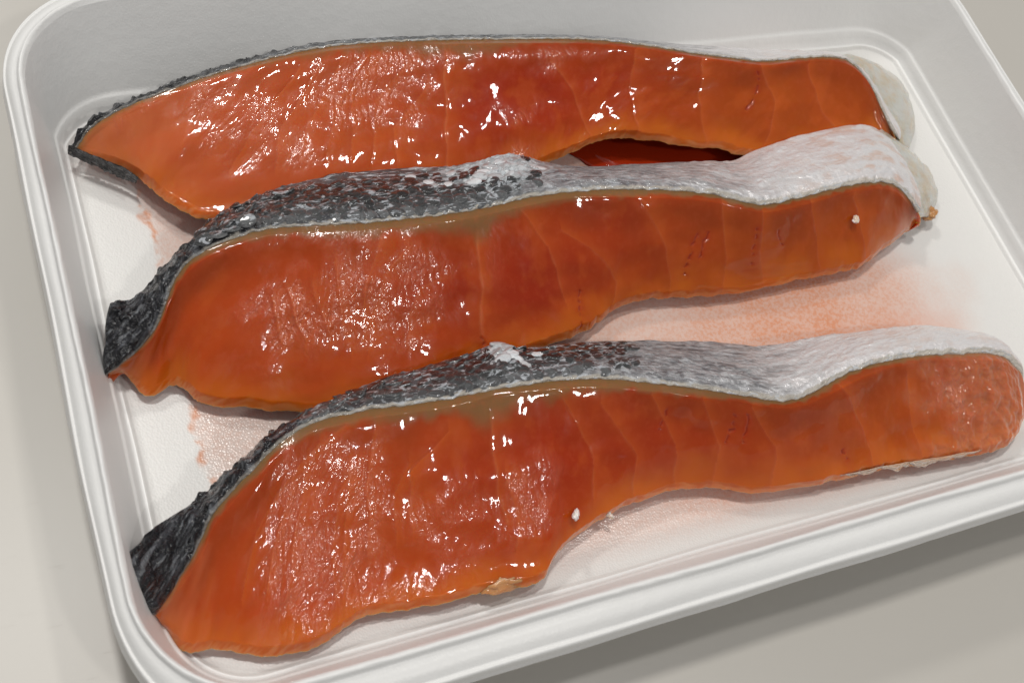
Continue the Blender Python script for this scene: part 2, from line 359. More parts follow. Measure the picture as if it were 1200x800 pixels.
def mat_flesh():
    m, nt, p = material('flesh')
    k = NT(nt)
    col = k.attr('Col').outputs['Color']
    sheen = k.attr('sheen').outputs['Fac']
    co = nt.nodes.new('ShaderNodeTexCoord').outputs['Object']
    uv = nt.nodes.new('ShaderNodeTexCoord').outputs['UV']
    f = k.noise(co, 700, 3, 0.6)
    c = k.mixc(k.math('MULTIPLY', k.ramp(f, 0.45, 0.7), 0.25), col, k.mixc(0.5, col, (0.5, 0.10, 0.035)))
    k.l(c, p.inputs['Base Color'])
    p.inputs['Subsurface Weight'].default_value = 0.7
    p.inputs['Subsurface Radius'].default_value = (1.0, 0.30, 0.08)
    p.inputs['Subsurface Scale'].default_value = 0.0045
    p.inputs['Roughness'].default_value = 0.30
    k.l(k.math('MULTIPLY_ADD', sheen, 0.55, 0.05), p.inputs['Specular IOR Level'])
    p.inputs['Coat Weight'].default_value = 1.0
    k.l(k.math('MULTIPLY_ADD', sheen, 0.07, 0.045), p.inputs['Coat Roughness'])
    p.inputs['Coat IOR'].default_value = 1.36
    # wet grain: strong where the cut left the fibres raised, almost none elsewhere
    h = k.noise(k.scaled(uv, (1100, 850, 1)), 1.0, 2, 0.55, 0.6)
    st = k.math('MULTIPLY_ADD', sheen, 0.8, 0.02)
    b2 = k.bump(h, st, 0.0004)
    k.l(b2, p.inputs['Coat Normal'])
    k.l(b2, p.inputs['Normal'])
    return m


def mat_skin():
    m, nt, p = material('fish_skin')
    k = NT(nt)
    col = k.attr('Col').outputs['Color']
    silver = k.attr('silver').outputs['Fac']
    dark = k.attr('dark').outputs['Fac']
    uv = nt.nodes.new('ShaderNodeTexCoord').outputs['UV']
    co = nt.nodes.new('ShaderNodeTexCoord').outputs['Object']
    foil = k.noise(k.scaled(uv, (330, 900, 1)), 1.0, 4, 0.6, 1.2)
    speck = k.noise(k.scaled(uv, (380, 950, 1)), 1.0, 3, 0.6, 0.5)
    c = k.mixc(k.math('MULTIPLY', k.ramp(foil, 0.42, 0.62), k.math('MULTIPLY', silver, 0.5)), col, (0.82, 0.82, 0.84))
    c = k.mixc(k.math('MULTIPLY', k.ramp(speck, 0.55, 0.72), k.math('MULTIPLY', dark, 0.3)), c, (0.07, 0.075, 0.085))
    mid = k.math('SUBTRACT', 1.0, k.math('MINIMUM', k.math('ADD', silver, k.math('MULTIPLY', dark, 0.8)), 1.0))
    c = k.mixc(k.math('MULTIPLY', k.ramp(speck, 0.53, 0.62), k.math('MULTIPLY', mid, 0.8)), c, (0.58, 0.61, 0.65))  # silver flecks of the skin, painted in partly for wet glints
    k.l(c, p.inputs['Base Color'])
    k.l(k.math('MULTIPLY', silver, 0.35), p.inputs['Metallic'])
    p.inputs['Roughness'].default_value = 0.3
    p.inputs['Specular IOR Level'].default_value = 0.12
    p.inputs['Coat IOR'].default_value = 1.4
    k.l(k.math('MULTIPLY_ADD', dark, 0.1, 0.6), p.inputs['Coat Weight'])
    p.inputs['Coat Roughness'].default_value = 0.045
    vor = nt.nodes.new('ShaderNodeTexVoronoi'); vor.inputs['Scale'].default_value = 1.0
    k.l(k.scaled(uv, (420, 620, 1)), vor.inputs['Vector'])
    nd = k.math('SUBTRACT', 1.0, dark)
    h = k.math('MULTIPLY', k.math('ADD', foil, k.math('MULTIPLY', vor.outputs['Distance'], 0.5)), nd)
    h = k.math('ADD', h, k.math('MULTIPLY', k.noise(co, 600, 3, 0.65, 0.6), 1.0))
    b = k.bump(h, k.math('MULTIPLY_ADD', dark, 0.22, k.math('MULTIPLY_ADD', silver, -0.38, 0.78)), 0.0013)
    k.l(b, p.inputs['Normal'])
    k.l(b, p.inputs['Coat Normal'])
    return m


def mat_scale():
    m, nt, p = material('fish_scale')
    k = NT(nt)
    oi = nt.nodes.new('ShaderNodeObjectInfo')
    rim = k.attr('rim').outputs['Fac']
    c = k.mixc(k.math('MULTIPLY', k.ramp(rim, 0.75, 1.0), 0.12), oi.outputs['Color'], (0.55, 0.56, 0.57))
    geo = nt.nodes.new('ShaderNodeNewGeometry').outputs['Position']
    c = k.mixc(k.math('MULTIPLY', k.ramp(k.noise(k.scaled(geo, (330, 760, 760)), 1.0, 3, 0.65, 0.8), 0.55, 0.63), 0.65), c, (0.56, 0.59, 0.63))  # silver flecking in the colour, partly standing in for glints
    k.l(c, p.inputs['Base Color'])
    p.inputs['Metallic'].default_value = 0.0
    p.inputs['Roughness'].default_value = 0.3
    p.inputs['Specular IOR Level'].default_value = 0.2
    p.inputs['Coat Weight'].default_value = 0.6
    p.inputs['Coat Roughness'].default_value = 0.07
    co = nt.nodes.new('ShaderNodeTexCoord').outputs['Object']
    k.l(k.bump(k.noise(geo, 600, 3, 0.6, 0.6), 0.75, 0.0012), p.inputs['Normal'])
    return m


def mat_tissue(name, colr, rough=0.3, sss=0.6, alpha_t=0.0):
    m, nt, p = material(name)
    k = NT(nt)
    co = nt.nodes.new('ShaderNodeTexCoord').outputs['Object']
    n = k.noise(co, 260, 4, 0.6)
    c = k.mixc(k.ramp(n, 0.35, 0.7), colr, tuple(min(1, v * f) for v, f in zip(colr, (0.95, 0.78, 0.6))))
    k.l(c, p.inputs['Base Color'])
    p.inputs['Roughness'].default_value = rough
    p.inputs['Subsurface Weight'].default_value = sss
    p.inputs['Subsurface Radius'].default_value = (1, 0.6, 0.4)
    p.inputs['Subsurface Scale'].default_value = 0.002
    p.inputs['Transmission Weight'].default_value = alpha_t
    p.inputs['Coat Weight'].default_value = 0.6
    p.inputs['Coat Roughness'].default_value = 0.1
    b = k.bump(k.noise(co, 700, 3, 0.6, 0.5), 0.4, 0.0006)
    k.l(b, p.inputs['Normal']); k.l(b, p.inputs['Coat Normal'])
    return m


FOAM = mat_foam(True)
FOAM_PLAIN = mat_foam(False)
WORKTOP = mat_worktop()
FLESH = mat_flesh()
SKIN = mat_skin()
SCALE = mat_scale()
MEMBRANE = mat_tissue('membrane', (0.80, 0.77, 0.71), 0.3, 0.5, 0.4)
PINK = mat_tissue('pink_membrane', (0.66, 0.36, 0.22), 0.25, 0.7, 0.3)
FAT = mat_tissue('fat', (0.55, 0.29, 0.115), 0.3, 0.8)
FLECK = mat_tissue('pale_fleck', (0.80, 0.72, 0.68), 0.25)
BROWN = mat_tissue('brown_tissue', (0.48, 0.24, 0.07), 0.3)

# ------------------------------------------------------------------ worktop
n = 41
g = np.linspace(-1, 1, n)
gx, gy = np.meshgrid(g, g, indexing='ij')
tv = np.stack([115 + gx * 900, 70 + gy * 900, np.zeros_like(gx)], -1)
wt = link('worktop', make_mesh('worktop', tv, grid_faces(n, n), WORKTOP))
wt['kind'] = 'structure'

# ------------------------------------------------------------------ foam tray
TW, TD, TR = 230.0, 145.2, 24.7


def rrect(d):
    """closed outline of the tray, inset d from the lip, with outward normals"""
    r = max(TR - d, 6.0)
    pts = []; nor = []
    x0, x1, y0, y1 = d, TW - d, d, TD - d
    cs = [(x1 - r, y0 + r, -90), (x1 - r, y1 - r, 0), (x0 + r, y1 - r, 90), (x0 + r, y0 + r, 180)]
    seg = [44, 70, 44, 70]
    for q, (cx, cy, a0) in enumerate(cs):
        for t in range(22):
            a = math.radians(a0 + 90 * t / 21.0)
            pts.append((cx + r * math.cos(a), cy + r * math.sin(a))); nor.append((math.cos(a), math.sin(a)))
        nx = cs[(q + 1) % 4]
        a = math.radians(a0 + 90)
        pa = np.array(pts[-1]); pb = np.array([nx[0] + r * math.cos(a), nx[1] + r * math.sin(a)])
        for t in range(1, seg[q]):
            f = t / seg[q]
            pts.append(tuple(pa * (1 - f) + pb * f)); nor.append((math.cos(a), math.sin(a)))
    return np.array(pts), np.array(nor)


def tray_ring(d, z, wob=0.0):
    P, N = rrect(max(d, -1))
    left = np.maximum(-N[:, 0], 0) ** 2; front = np.maximum(-N[:, 1], 0) ** 2
    e = max(0.0, (5 - d) / 5.0) * (-2.0 * left + 1.1 * front)
    s = np.cumsum(np.linalg.norm(np.roll(P, -1, 0) - P, axis=1))
    back = np.maximum(N[:, 1], 0)
    e = e - back * 7.0 * min(max((24.2 - z) / 20.0, 0), 1) * (d >= 5.8)
    w = noise2(s / 2.6, s * 0 + d * 3, 5) * wob + noise2(s / 30, s * 0 + d * .05, 9) * 0.35
    P = P + N * (e + w)[:, None]
    zz = z + noise2(s / 2.2 + 40, s * 0 + d * 3, 6) * wob * 0.8 + noise2(s / 45, s * 0, 11) * 0.25 * (z > 10)
    return np.concatenate([P, zz[:, None]], 1)


def tray_part(name, prof, parent, fill=None, mat=None):
    mat = mat or FOAM_PLAIN
    rings = [tray_ring(*q) for q in prof]
    if fill:  # concentric rings to the middle
        r0 = rings[0] if fill == 'start' else rings[-1]
        c = r0.mean(0)
        more = []
        for q in range(1, 26):
            f = 1 - q / 26.0
            rr = c + (r0 - c) * f
            rr[:, 2] = r0[:, 2].mean() + (0 if fill == 'end' else 1) * noise2(rr[:, 0] / 22, rr[:, 1] / 22, 3) * 0.22 * min(1, q / 3.0)
            more.append(rr)
        rings = more[::-1] + rings if fill == 'start' else rings + more
    A = np.array(rings)
    nu, nv = A.shape[:2]
    F = grid_faces(nu, nv, True)
    extra = []
    if fill:
        ring = list(range(nv)) if fill == 'start' else list(range((nu - 1) * nv, nu * nv))[::-1]
        extra = [ring]
    return link(name, make_mesh(name, A.reshape(-1, 3), F, mat, extra=extra), parent)


tray = link('foam_tray', None)
tray['label'] = 'white foam food tray with ridged rounded rim under the salmon slices'
tray['category'] = 'tray'
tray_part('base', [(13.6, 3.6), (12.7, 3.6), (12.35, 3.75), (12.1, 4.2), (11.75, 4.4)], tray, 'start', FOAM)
tray_part('wall', [(11.75, 4.4), (11.4, 4.35), (11.1, 4.6), (10.6, 6.0), (10.25, 7.2), (9.95, 7.55), (9.7, 7.7), (9.5, 8.3), (8.6, 12), (7.8, 15), (7.1, 18),
                   (6.5, 20.6), (6.1, 22.2), (5.85, 23.2, 0.06)], tray)
tray_part('rim', [(5.85, 23.2, 0.06), (5.55, 23.9, 0.10), (5.2, 24.25, 0.16), (4.85, 24.2, 0.16), (4.6, 23.75, 0.08), (4.45, 23.3, 0.04), (4.2, 23.1),
                  (3.4, 23.05), (2.6, 22.8), (1.9, 22.35), (1.35, 21.8), (1.05, 21.55), (0.85, 21.75), (0.6, 21.75), (0.4, 21.4), (0.25, 20.7), (0.15, 19.9),
                  (0.1, 19.5), (-0.12, 19.2, 0.05), (-0.15, 18.7, 0.05), (0.3, 18.4), (1.5, 19.4), (3.6, 21.0)], tray)
tray_part('outer_shell', [(3.6, 21.0), (5.2, 20.6), (6.6, 18), (8.0, 13.5), (9.4, 8.5), (11.2, 3.4), (12.2, 1.2), (13.4, 0.5)], tray, 'end')

# ------------------------------------------------------------------ salmon slices
NU = 880
FLOORZ = 4.6


def seg_dist(u, v, line):
    d = np.full(u.shape, 1e9); tt = np.zeros(u.shape)
    m = len(line) - 1
    for q in range(m):
        a, b = line[q], line[q + 1]
        ab = b - a; L2 = max((ab ** 2).sum(), 1e-6)
        t = np.clip(((u - a[0]) * ab[0] + (v - a[1]) * ab[1]) / L2, 0, 1)
        dd = np.hypot(u - a[0] - t * ab[0], v - a[1] - t * ab[1])
        k = dd < d
        d[k] = dd[k]; tt[k] = (q + t[k]) / m
    return d, tt


def smooth1(a, k):
    ker = np.hanning(k + 2)[1:-1]; ker /= ker.sum()
    pad = k // 2
    out = np.empty_like(a)
    for c in range(a.shape[1]):
        out[:, c] = np.convolve(np.pad(a[:, c], pad, mode='edge'), ker, 'valid')[:len(a)]
    return out


class Slice:
    pass


def build_frame(sec):
    F = Slice()
    sec = np.array(sec, float)
    n = len(sec)
    s = np.linspace(0, n - 1, 3000)
    P = catmull(sec, s)
    mid = (P[:, 1] + P[:, 2]) / 2
    al = np.concatenate([[0], np.cumsum(0.5 * np.linalg.norm(np.diff(mid, axis=0), axis=1) + 0.5 * np.linalg.norm(np.diff(P[:, 1], axis=0), axis=1))])
    ss = np.interp(np.linspace(0, al[-1], NU), al, s)
    P = catmull(sec, ss)
    F.st = ss; F.u = np.linspace(0, al[-1], NU)
    F.S, F.B, F.L = P[:, 0], P[:, 1], P[:, 2]
    T = np.gradient((F.B + F.L + F.S) / 3, axis=0)
    F.T = nrm(smooth1(nrm(T), 41))
    F.n = nrm(smooth1(nrm(np.cross(F.L - F.B, F.T)), 31))
    F.n2 = nrm(smooth1(nrm(np.cross(F.T, F.S - F.B)), 31))
    F.w = np.linalg.norm(F.L - F.B, axis=1)
    F.ws = np.linalg.norm(F.S - F.B, axis=1)
    F.station_u = np.interp(np.arange(n), ss, F.u)
    F.nst = n
    return F


def st_to_uv(F, st, v):
    u = np.interp(st, np.arange(F.nst), F.station_u)
    return np.array([u, v * np.interp(u, F.u, F.w)])


def tip_floor(F):
    # the thin left tip is lifted off the tray
    low = np.minimum(np.minimum(F.S[:, 2], F.B[:, 2]), F.L[:, 2])
    return FLOORZ + np.clip(1 - F.u / 11.0, 0, 1) * np.maximum(low - FLOORZ - 1.2, 0)


def build_flesh(k, F, cfg, parent):
    NF = 200
    u = F.u
    v = np.linspace(0, 1, NF)
    Bd = F.B - F.n2 * 0.15            # border sits just under the skin
    rag = 0.38 * fbm(F.u / 4.0, F.u * 0 + 3.1 * k, 500 + k, 3) + 0.10 * fbm(F.u / 1.2, F.u * 0 + 1.7 * k, 510 + k, 2)
    Lq = F.L + nrm(F.L - F.B) * (rag * np.clip(F.w / 8, 0, 1))[:, None]
    face = Bd[:, None] + (Lq - Bd)[:, None] * v[None, :, None]
    U = np.repeat(u[:, None], NF, 1)
    V = v[None, :] * F.w[:, None]
    ST = np.repeat(F.st[:, None], NF, 1)
    vv = np.repeat(v[None], NU, 0)
    dL = F.w[:, None] - V            # mm from the lower edge
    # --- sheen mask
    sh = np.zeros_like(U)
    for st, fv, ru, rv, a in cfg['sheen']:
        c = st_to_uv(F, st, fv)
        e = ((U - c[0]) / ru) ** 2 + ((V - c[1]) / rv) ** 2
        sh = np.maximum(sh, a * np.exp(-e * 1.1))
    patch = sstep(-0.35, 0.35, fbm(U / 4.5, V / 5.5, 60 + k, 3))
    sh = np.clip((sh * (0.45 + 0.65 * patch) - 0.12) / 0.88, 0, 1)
    edge = np.minimum(np.minimum(V / 1.5, dL / 2.0), 1)
    # --- relief
    env = np.sqrt(np.clip(1 - np.abs(2 * vv - 1) ** np.where(vv < 0.5, 16, 44), 0, 1))
    width_fac = np.clip(F.w / 25.0, 0.1, 1)[:, None]
    h = env * (1.1 * width_fac)
    h += fbm(U / 26, V / 17, 10 + k, 3) * 0.75 * np.clip(edge, 0, 1)
    h += fbm(U / 6, V / 8, 20 + k, 3) * 0.09
    # fibres raised by the knife, fanning out from the middle of the slice
    fan = U + 0.32 * (V - 0.45 * F.w[:, None]) * np.tanh((U - 0.33 * u[-1]) / 30.0) * -1.0
    rid = noise2((fan + fbm(U / 9, V / 9, 33 + k, 2) * 1.6) / 1.7, V / 6.5, 40 + k)
    rid2 = noise2((fan + fbm(U / 5, V / 7, 37 + k, 2) * 1.2) / 0.8, V / 2.8, 44 + k)
    h += sh * (np.minimum(np.abs(rid) * 1.5, 0.45) * 0.38 - 0.09 + rid2 * 0.06)
    h += sh * (noise2(U / 0.85, V / 1.05, 48 + k) * 0.075 + noise2(U / 1.9, V / 2.6, 49 + k) * 0.075 + noise2(U / 0.5, V / 0.6, 50 + k) * 0.04)
    # --- colour
    C = np.zeros(U.shape + (3,))
    C[:] = (0.41, 0.056, 0.003)
    lo = fbm(U / 34, V / 18, 70 + k, 2)
    # deep red heart of the slice, left of the middle; amber towards the tail end
    uf = U / u[-1]
    heart = np.exp(-((uf - {1: 0.55, 2: 0.42, 3: 0.44}[k]) / 0.20) ** 2 - ((vv - 0.45) / 0.38) ** 2)
    C = mix(C, np.array((0.33, 0.022, 0.0014)), np.clip(heart * 0.9 + sstep(0.0, 0.6, lo) * 0.35, 0, 1))
    C = mix(C, np.array((0.36, 0.064, 0.003)), sstep(0.55, 0.8, uf) * 0.75)
    C = mix(C, np.array((0.47, 0.066, 0.007)), sstep(0.42, 0.2, uf) * 0.7)
    med = fbm(U / 7, V / 9, 75 + k, 4)
    C = mix(C, np.array((0.52, 0.10, 0.012)), sstep(0.1, 0.7, med) * 0.3)
    C = mix(C, np.array((0.23, 0.030, 0.003)), sstep(11.0, 1.0, V + fbm(U / 9, V / 9, 82, 2) * 3.0) * 0.55)
    C = mix(C, np.array((0.60, 0.125, 0.045)), np.clip(sh, 0, 1) * 0.45)  # pink of the wet sheen painted into the flesh colour
    if k == 1:
        C = mix(C, np.array((0.58, 0.13, 0.04)), sstep(0.45, 0.1, uf) * 0.5)
    # lower, thinner belly edge shows more yellow
    C = mix(C, np.array((0.56, 0.135, 0.006)), sstep(8.5, 0.5, dL + fbm(U / 8, V / 8, 78, 2) * 2.5) * 0.7)
    C = mix(C, np.array((0.62, 0.26, 0.10)), sstep(1.6, 0.2, dL + noise2(U / 3, V, 79) * 1.2) * 0.6)
    # myosepta and cracks
    for i, ln in enumerate(cfg['septa']):
        pl = np.array([st_to_uv(F, *q) for q in ln])
        wob = fbm(U / 9, V / 8, 90 + i, 2)
        d, t = seg_dist(U + wob * 0.6, V + wob * 0.2, pl)
        on = (0.5 + 0.5 * sstep(-0.3, 0.3, noise2(V / 4, U / 9, 91 + i)))
        # tone steps at each flake: paler just past the seam, darker before it
        o_ = np.argsort(pl[:, 1])
        ul = np.interp(V, pl[o_, 1], pl[o_, 0]) - wob * 0.6
        du = U - ul
        vin = np.clip(np.minimum(V - pl[:, 1].min() + 2.5, pl[:, 1].max() + 2.5 - V) / 2.5, 0, 1)
        C = mix(C, np.array((0.58, 0.13, 0.018)), np.where(du > 0, np.exp(-np.maximum(du, 0) / 2.6), 0) * vin * 0.30)
        C = mix(C, np.array((0.27, 0.020, 0.001)), np.where(du < 0, np.exp(np.minimum(du, 0) / 1.8), 0) * vin * 0.22)
        ln_w = np.exp(-(d / (0.34 if i == 0 else 0.26)) ** 2) * on
        C = mix(C, np.array((0.62, 0.20, 0.08)), ln_w * (0.36 if i == 0 else 0.15))
        side = np.exp(-(d / 2.2) ** 2)
        C = mix(C, np.array((0.50, 0.085, 0.012)), side * 0.20 * on)
        h += ln_w * (sh * 0.35 - 0.07)
    for i, ln in enumerate(cfg['cracks']):
        pl = np.array([st_to_uv(F, *q) for q in ln])
        jag = noise2(U / 1.2, V / 1.3, 140 + i) * 0.35 + noise2(U / 3, V / 3.5, 141 + i) * 0.6
        d, t = seg_dist(U + jag, V, pl)
        br = 0.1 + 0.9 * sstep(-0.25, 0.2, noise2(V / 1.4, U / 5, 150 + i))
        cw = np.exp(-(d / 0.20) ** 2) * br
        C = mix(C, np.array((0.20, 0.006, 0.001)), cw * 0.45)
        C = mix(C, np.array((0.32, 0.016, 0.002)), np.exp(-(d / 0.9) ** 2) * 0.45 * br)
        h -= cw * 0.28
    # brown muscle under the skin, with a wedge at the lateral line
    mids = {1: (8.5, 3.5, 1.6, 10.2), 2: (13.5, 5.0, 2.2, 14.3), 3: (11.5, 5.0, 2.7, 11.3)}[k]
    bw = 0.7 + mids[2] * np.exp(-((ST - mids[0]) / mids[1]) ** 2) + 2.8 * np.exp(-((ST - mids[3]) / 0.55) ** 2)
    bw = bw * (1 + 0.35 * fbm(U / 5, U * 0, 160 + k, 2)) + 0.5 * noise2(U / 2, V / 2, 161)
    olive = np.array((0.22, 0.115, 0.042))
    t = sstep(1.35, 0.45, V / np.maximum(bw, 0.2))
    C = mix(C, olive, t * (0.9 if k != 1 else 0.75))
    # pale pink, torn flesh near the left tip and the membrane at the far end
    pk = sstep(6.5 if k == 1 else 4.0, 0.5, ST + fbm(U / 5, V / 5, 170 + k, 2) * 1.3) * (0.75 if k == 1 else 0.5)
    C = mix(C, np.array((0.60, 0.17, 0.06)), pk)
    fe = sstep(F.nst - (6.8 if k == 3 else 3.8), F.nst - (3.0 if k == 3 else 1.2), ST + fbm(U / 5, V / 6, 175 + k, 3) * 1.4)
    fe_amt = {1: 0.25, 2: 0.4, 3: 0.6}[k]
    C = mix(C, np.array((0.48, 0.17, 0.085)), fe * fe_amt)
    if k == 3:
        h += fe * fbm(U / 3.5, V / 4, 177, 3) * 0.6
    # droplets of water and specks
    fade = np.clip(np.minimum(np.minimum(U / 1.5, (u[-1] - U) / 1.5), edge), 0, 1)
    face = face + F.n[:, None] * (h * np.maximum(env ** 0.5, 0.05) * np.clip(fade + 0.1, 0, 1))[..., None]
    # --- rest of the ring
    Lr = face[:, -1]
    fz = tip_floor(F)
    zl = np.maximum(Lr[:, 2] - fz, 0.6)
    inward = nrm((F.B - F.L) * np.array([1, 1, 0]))
    rows = [face]
    cols = [C]
    shs = [sh * 1.0]
    NR = 9
    a = np.linspace(0, np.pi / 2, NR + 1)[1:]
    rd = np.minimum(zl, 3.0)
    out = []
    for q in a:
        f = q / a[-1]
        p = Lr + inward * (zl * 1.25 * f)[:, None]
        p[:, 2] = Lr[:, 2] - zl * f ** 1.15
        out.append(p)
    K = F.S.copy(); K[:, 2] = np.minimum(fz, F.S[:, 2] - 0.8)
    K += (F.B - F.S) * np.array([1, 1, 0]) * (0.1 + np.clip(1 - np.minimum(F.u, F.u[-1] - F.u) / 6.0, 0, 1)[:, None] * 0.3)
    for q in np.linspace(0, 1, 8)[1:]:
        out.append(out[NR - 1] * (1 - q) + K * q)
    pull = np.clip(1 - np.minimum(F.u, F.u[-1] - F.u) / 6.0, 0, 1)[:, None] * 0.25
    Sf = F.S + (F.B - F.S) * pull - F.n2 * 0.8
    for q in np.linspace(0, 1, 5)[1:]:
        out.append(K * (1 - q) + Sf * q - inward * 0)
    for q in np.linspace(0, 1, 14)[1:-1]:
        out.append(Sf * (1 - q) + Bd * q + F.n2 * (np.minimum(F.ws * (0.0 if k == 1 else 0.06), 0.6) * math.sin(math.pi * q) - 0.15 - (0.75 + 0.9 * np.clip(1 - F.u / 25.0, 0, 1)) * min(1, q * 4, (1 - q) * 4))[:, None])
    rest = np.stack(out, 1)
    nrest = rest.shape[1]
    rc = np.zeros((NU, nrest, 3)); rc[:] = (0.45, 0.075, 0.010)
    ring = np.concatenate([face, rest], 1)
    colr = np.concatenate([C, rc], 1)
    shr = np.concatenate([sh, np.zeros((NU, nrest))], 1)
    uvr = np.zeros(ring.shape[:2] + (2,))
    uvr[..., 0] = u[:, None] * MM
    uvr[:, :NF, 1] = V * MM
    uvr[:, NF:, 1] = (F.w[:, None] + np.arange(nrest)[None] * 0.6) * MM
    # rounded end caps
    def cap(i, sign, R):
        c = ring[i].mean(0)
        o = []
        for th in np.linspace(0, np.pi / 2, 7)[1:]:
            sc = max(math.cos(th), 0.02)
            rr = c + (ring[i] - c) * sc + F.T[i] * sign * R * math.sin(th)
            o.append(rr)
        return o
    head = cap(0, -1, 0.15)[::-1]; tail = cap(-1, 1, 2.0)
    nh, ntl = len(head), len(tail)
    ring = np.concatenate([np.array(head), ring, np.array(tail)], 0)
    rp = lambda A: np.concatenate([np.repeat(A[:1], nh, 0), A, np.repeat(A[-1:], ntl, 0)], 0)
    colr, shr, uvr = rp(colr), rp(shr), rp(uvr)
    nu, nv = ring.shape[:2]
    Fc = grid_faces(nu, nv, True)[:, ::-1]
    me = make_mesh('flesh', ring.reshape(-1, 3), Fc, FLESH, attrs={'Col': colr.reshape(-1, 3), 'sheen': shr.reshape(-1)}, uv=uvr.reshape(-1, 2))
    return link('flesh', me, parent)


def skin_point(F, ui, q):
    """point on the outer skin: ui index, q 0 at the border .. 1 at the back edge, >1 down the back"""
    B, S, n2 = F.B[ui], F.S[ui], F.n2[ui]
    K = S.copy(); K[..., 2] = FLOORZ
    hd = nrm((S - B) * np.array([1, 1, 0]))
    qq = np.clip(q, 0, 1)
    bul = np.minimum(F.ws[ui] * 0.16, 1.6) * np.sin(np.pi * qq ** 0.8)
    p = B * (1 - qq) + S * qq + n2 * (bul + 0.45)
    if q > 1:
        t = q - 1
        p = S + n2 * 0.45 * (1 - t) + (K - S) * t + hd * (1.2 * np.sin(np.pi * 0.5 * t))
    return p


def build_skin(k, F, parent):
    qs = np.concatenate([np.linspace(0, 1, 44), np.linspace(1, 2, 14)[1:]])
    rows = []
    idx = np.arange(NU)
    # tucked lower lip of the cut edge
    lip = [F.B - F.n2 * 1.3 - F.n * 0.9, F.B - F.n2 * 0.5 - F.n * 0.1, F.B - F.n2 * 0.05 + F.n * 0.08]
    rows += lip
    for q in qs:
        if q <= 1:
            B, S = F.B, F.S
            bul = np.minimum(F.ws * 0.16, 1.6) * math.sin(math.pi * q ** 0.8) * (0.0 if k == 1 else 0.65)
            p = B * (1 - q) + S * q + F.n2 * (bul + 0.12 + (0.1 if k == 1 else 0.35) * min(1, q * 6))[:, None]
        else:
            t = q - 1
            K = F.S.copy(); K[:, 2] = np.minimum(tip_floor(F), F.S[:, 2] - 0.4)
            hd = nrm((F.S - F.B) * np.array([1, 1, 0]))
            p = F.S + F.n2 * (0.15 if k == 1 else 0.45) * (1 - t) + (K - F.S) * t + hd * ((0.0 if k == 1 else 1.2) * math.sin(math.pi * 0.5 * t))
        rows.append(p)
    G = np.stack(rows, 1)
    nv = G.shape[1]
    W = np.concatenate([[np.full(NU, -1.2), np.full(NU, -0.6), np.full(NU, -0.1)], np.outer(np.clip(qs, 0, 1), F.ws) + np.outer(np.clip(qs - 1, 0, 1), np.full(NU, 9.0))], 0).T
    U = np.repeat(F.u[:, None], nv, 1)
    ST = np.repeat(F.st[:, None], nv, 1)
    Q = W / np.maximum(F.ws[:, None], 0.5)
    # --- zones along the body: black back skin -> grey -> silver belly
    j = fbm(U / 9, W / 3.2, 200 + k, 3)
    z = {1: (4.5, 9.5, 12.5, 15.0), 2: (8.0, 12.5, 17.5, 22.5), 3: (6.5, 11.0, 16.5, 20.5)}[k]
    stj = ST + j * 1.1
    dark = sstep(z[1], z[0], stj)
    grey = sstep(z[2] + 1.5, z[1], stj) * (1 - dark)
    silver = sstep(z[1], z[3], stj)
    C = np.zeros(U.shape + (3,)); C[:] = (0.24, 0.24, 0.25)
    C = mix(C, np.array((0.055, 0.057, 0.06)), grey * 0.95)
    C = mix(C, np.array((0.008, 0.008, 0.010)), dark)
    C = mix(C, np.array((0.86, 0.82, 0.815)), sstep(z[2] + 1, z[3] + 2, stj) * 0.95)
    # dark streaks running along the silver part
    streak = sstep(0.05, 0.5, fbm(U / 7, W / 0.9, 210 + k, 3)) * sstep(z[3] + 2.5, z[2], ST)
    C = mix(C, np.array((0.05, 0.052, 0.06)), streak * 0.7)
    # pale patch painted where the folded ridge catches the light, and pinkish wash at the far end
    pat = {1: None, 2: (15.3, 0.75, 1.7, 0.55), 3: (12.2, 0.82, 0.75, 0.35)}[k]
    white = np.zeros_like(U)
    if pat:
        e = ((ST - pat[0]) / pat[2]) ** 2 + ((Q - pat[1]) / pat[3]) ** 2
        white = sstep(0.15, 0.75, np.exp(-e) + fbm(U / 2.5, W / 1.3, 220 + k, 3) * 0.35)
        C = mix(C, np.array((0.70, 0.75, 0.78)), white * (0.55 + 0.4 * sstep(-0.2, 0.4, fbm(U / 1.1, W / 0.8, 225 + k, 3))))
    pk = sstep(z[3], z[3] + 4, ST) * sstep(-0.1, 0.5, fbm(U / 6, W / 3, 230 + k, 3))
    C = mix(C, np.array((0.70, 0.40, 0.26)), pk * (0.55 if k == 2 else 0.25))
    # cut edge: pale fat line beside the flesh
    ew = (0.18 + 0.28 * sstep(z[0] - 2, z[1], ST) + 0.5 * sstep(z[2], z[3], ST)) * (1 + 0.5 * fbm(U / 3, U * 0 + k, 240, 3))
    cut = sstep(ew * 1.25, ew * 0.75, W) * (0.35 + 0.65 * sstep(z[0] - 3, z[1] - 1, ST))
    C = mix(C, np.array((0.50, 0.46, 0.40)) * 1.0, cut * 0.92)
    # --- relief
    h = fbm(U / 8, W / 5, 250 + k, 3) * (0.12 if k == 1 else 0.35)
    h += dark * (fbm(G[..., 0] / 2.3, G[..., 1] / 2.3, 260 + k, 3) * 0.85)
    h += silver * (fbm(U / 3.2, W / 1.0, 262 + k, 3) * 0.13)
    h += (1 - dark) * (1 - silver) * fbm(U / 1.8, W / 1.5, 264 + k, 2) * 0.16
    h += white * (np.abs(fbm(U / 1.2, W / 1.0, 266 + k, 2)) * 0.35)
    if pat:
        h += np.exp(-((ST - pat[0]) / 0.8) ** 2 - ((Q - 0.8) / 0.4) ** 2) * 0.6
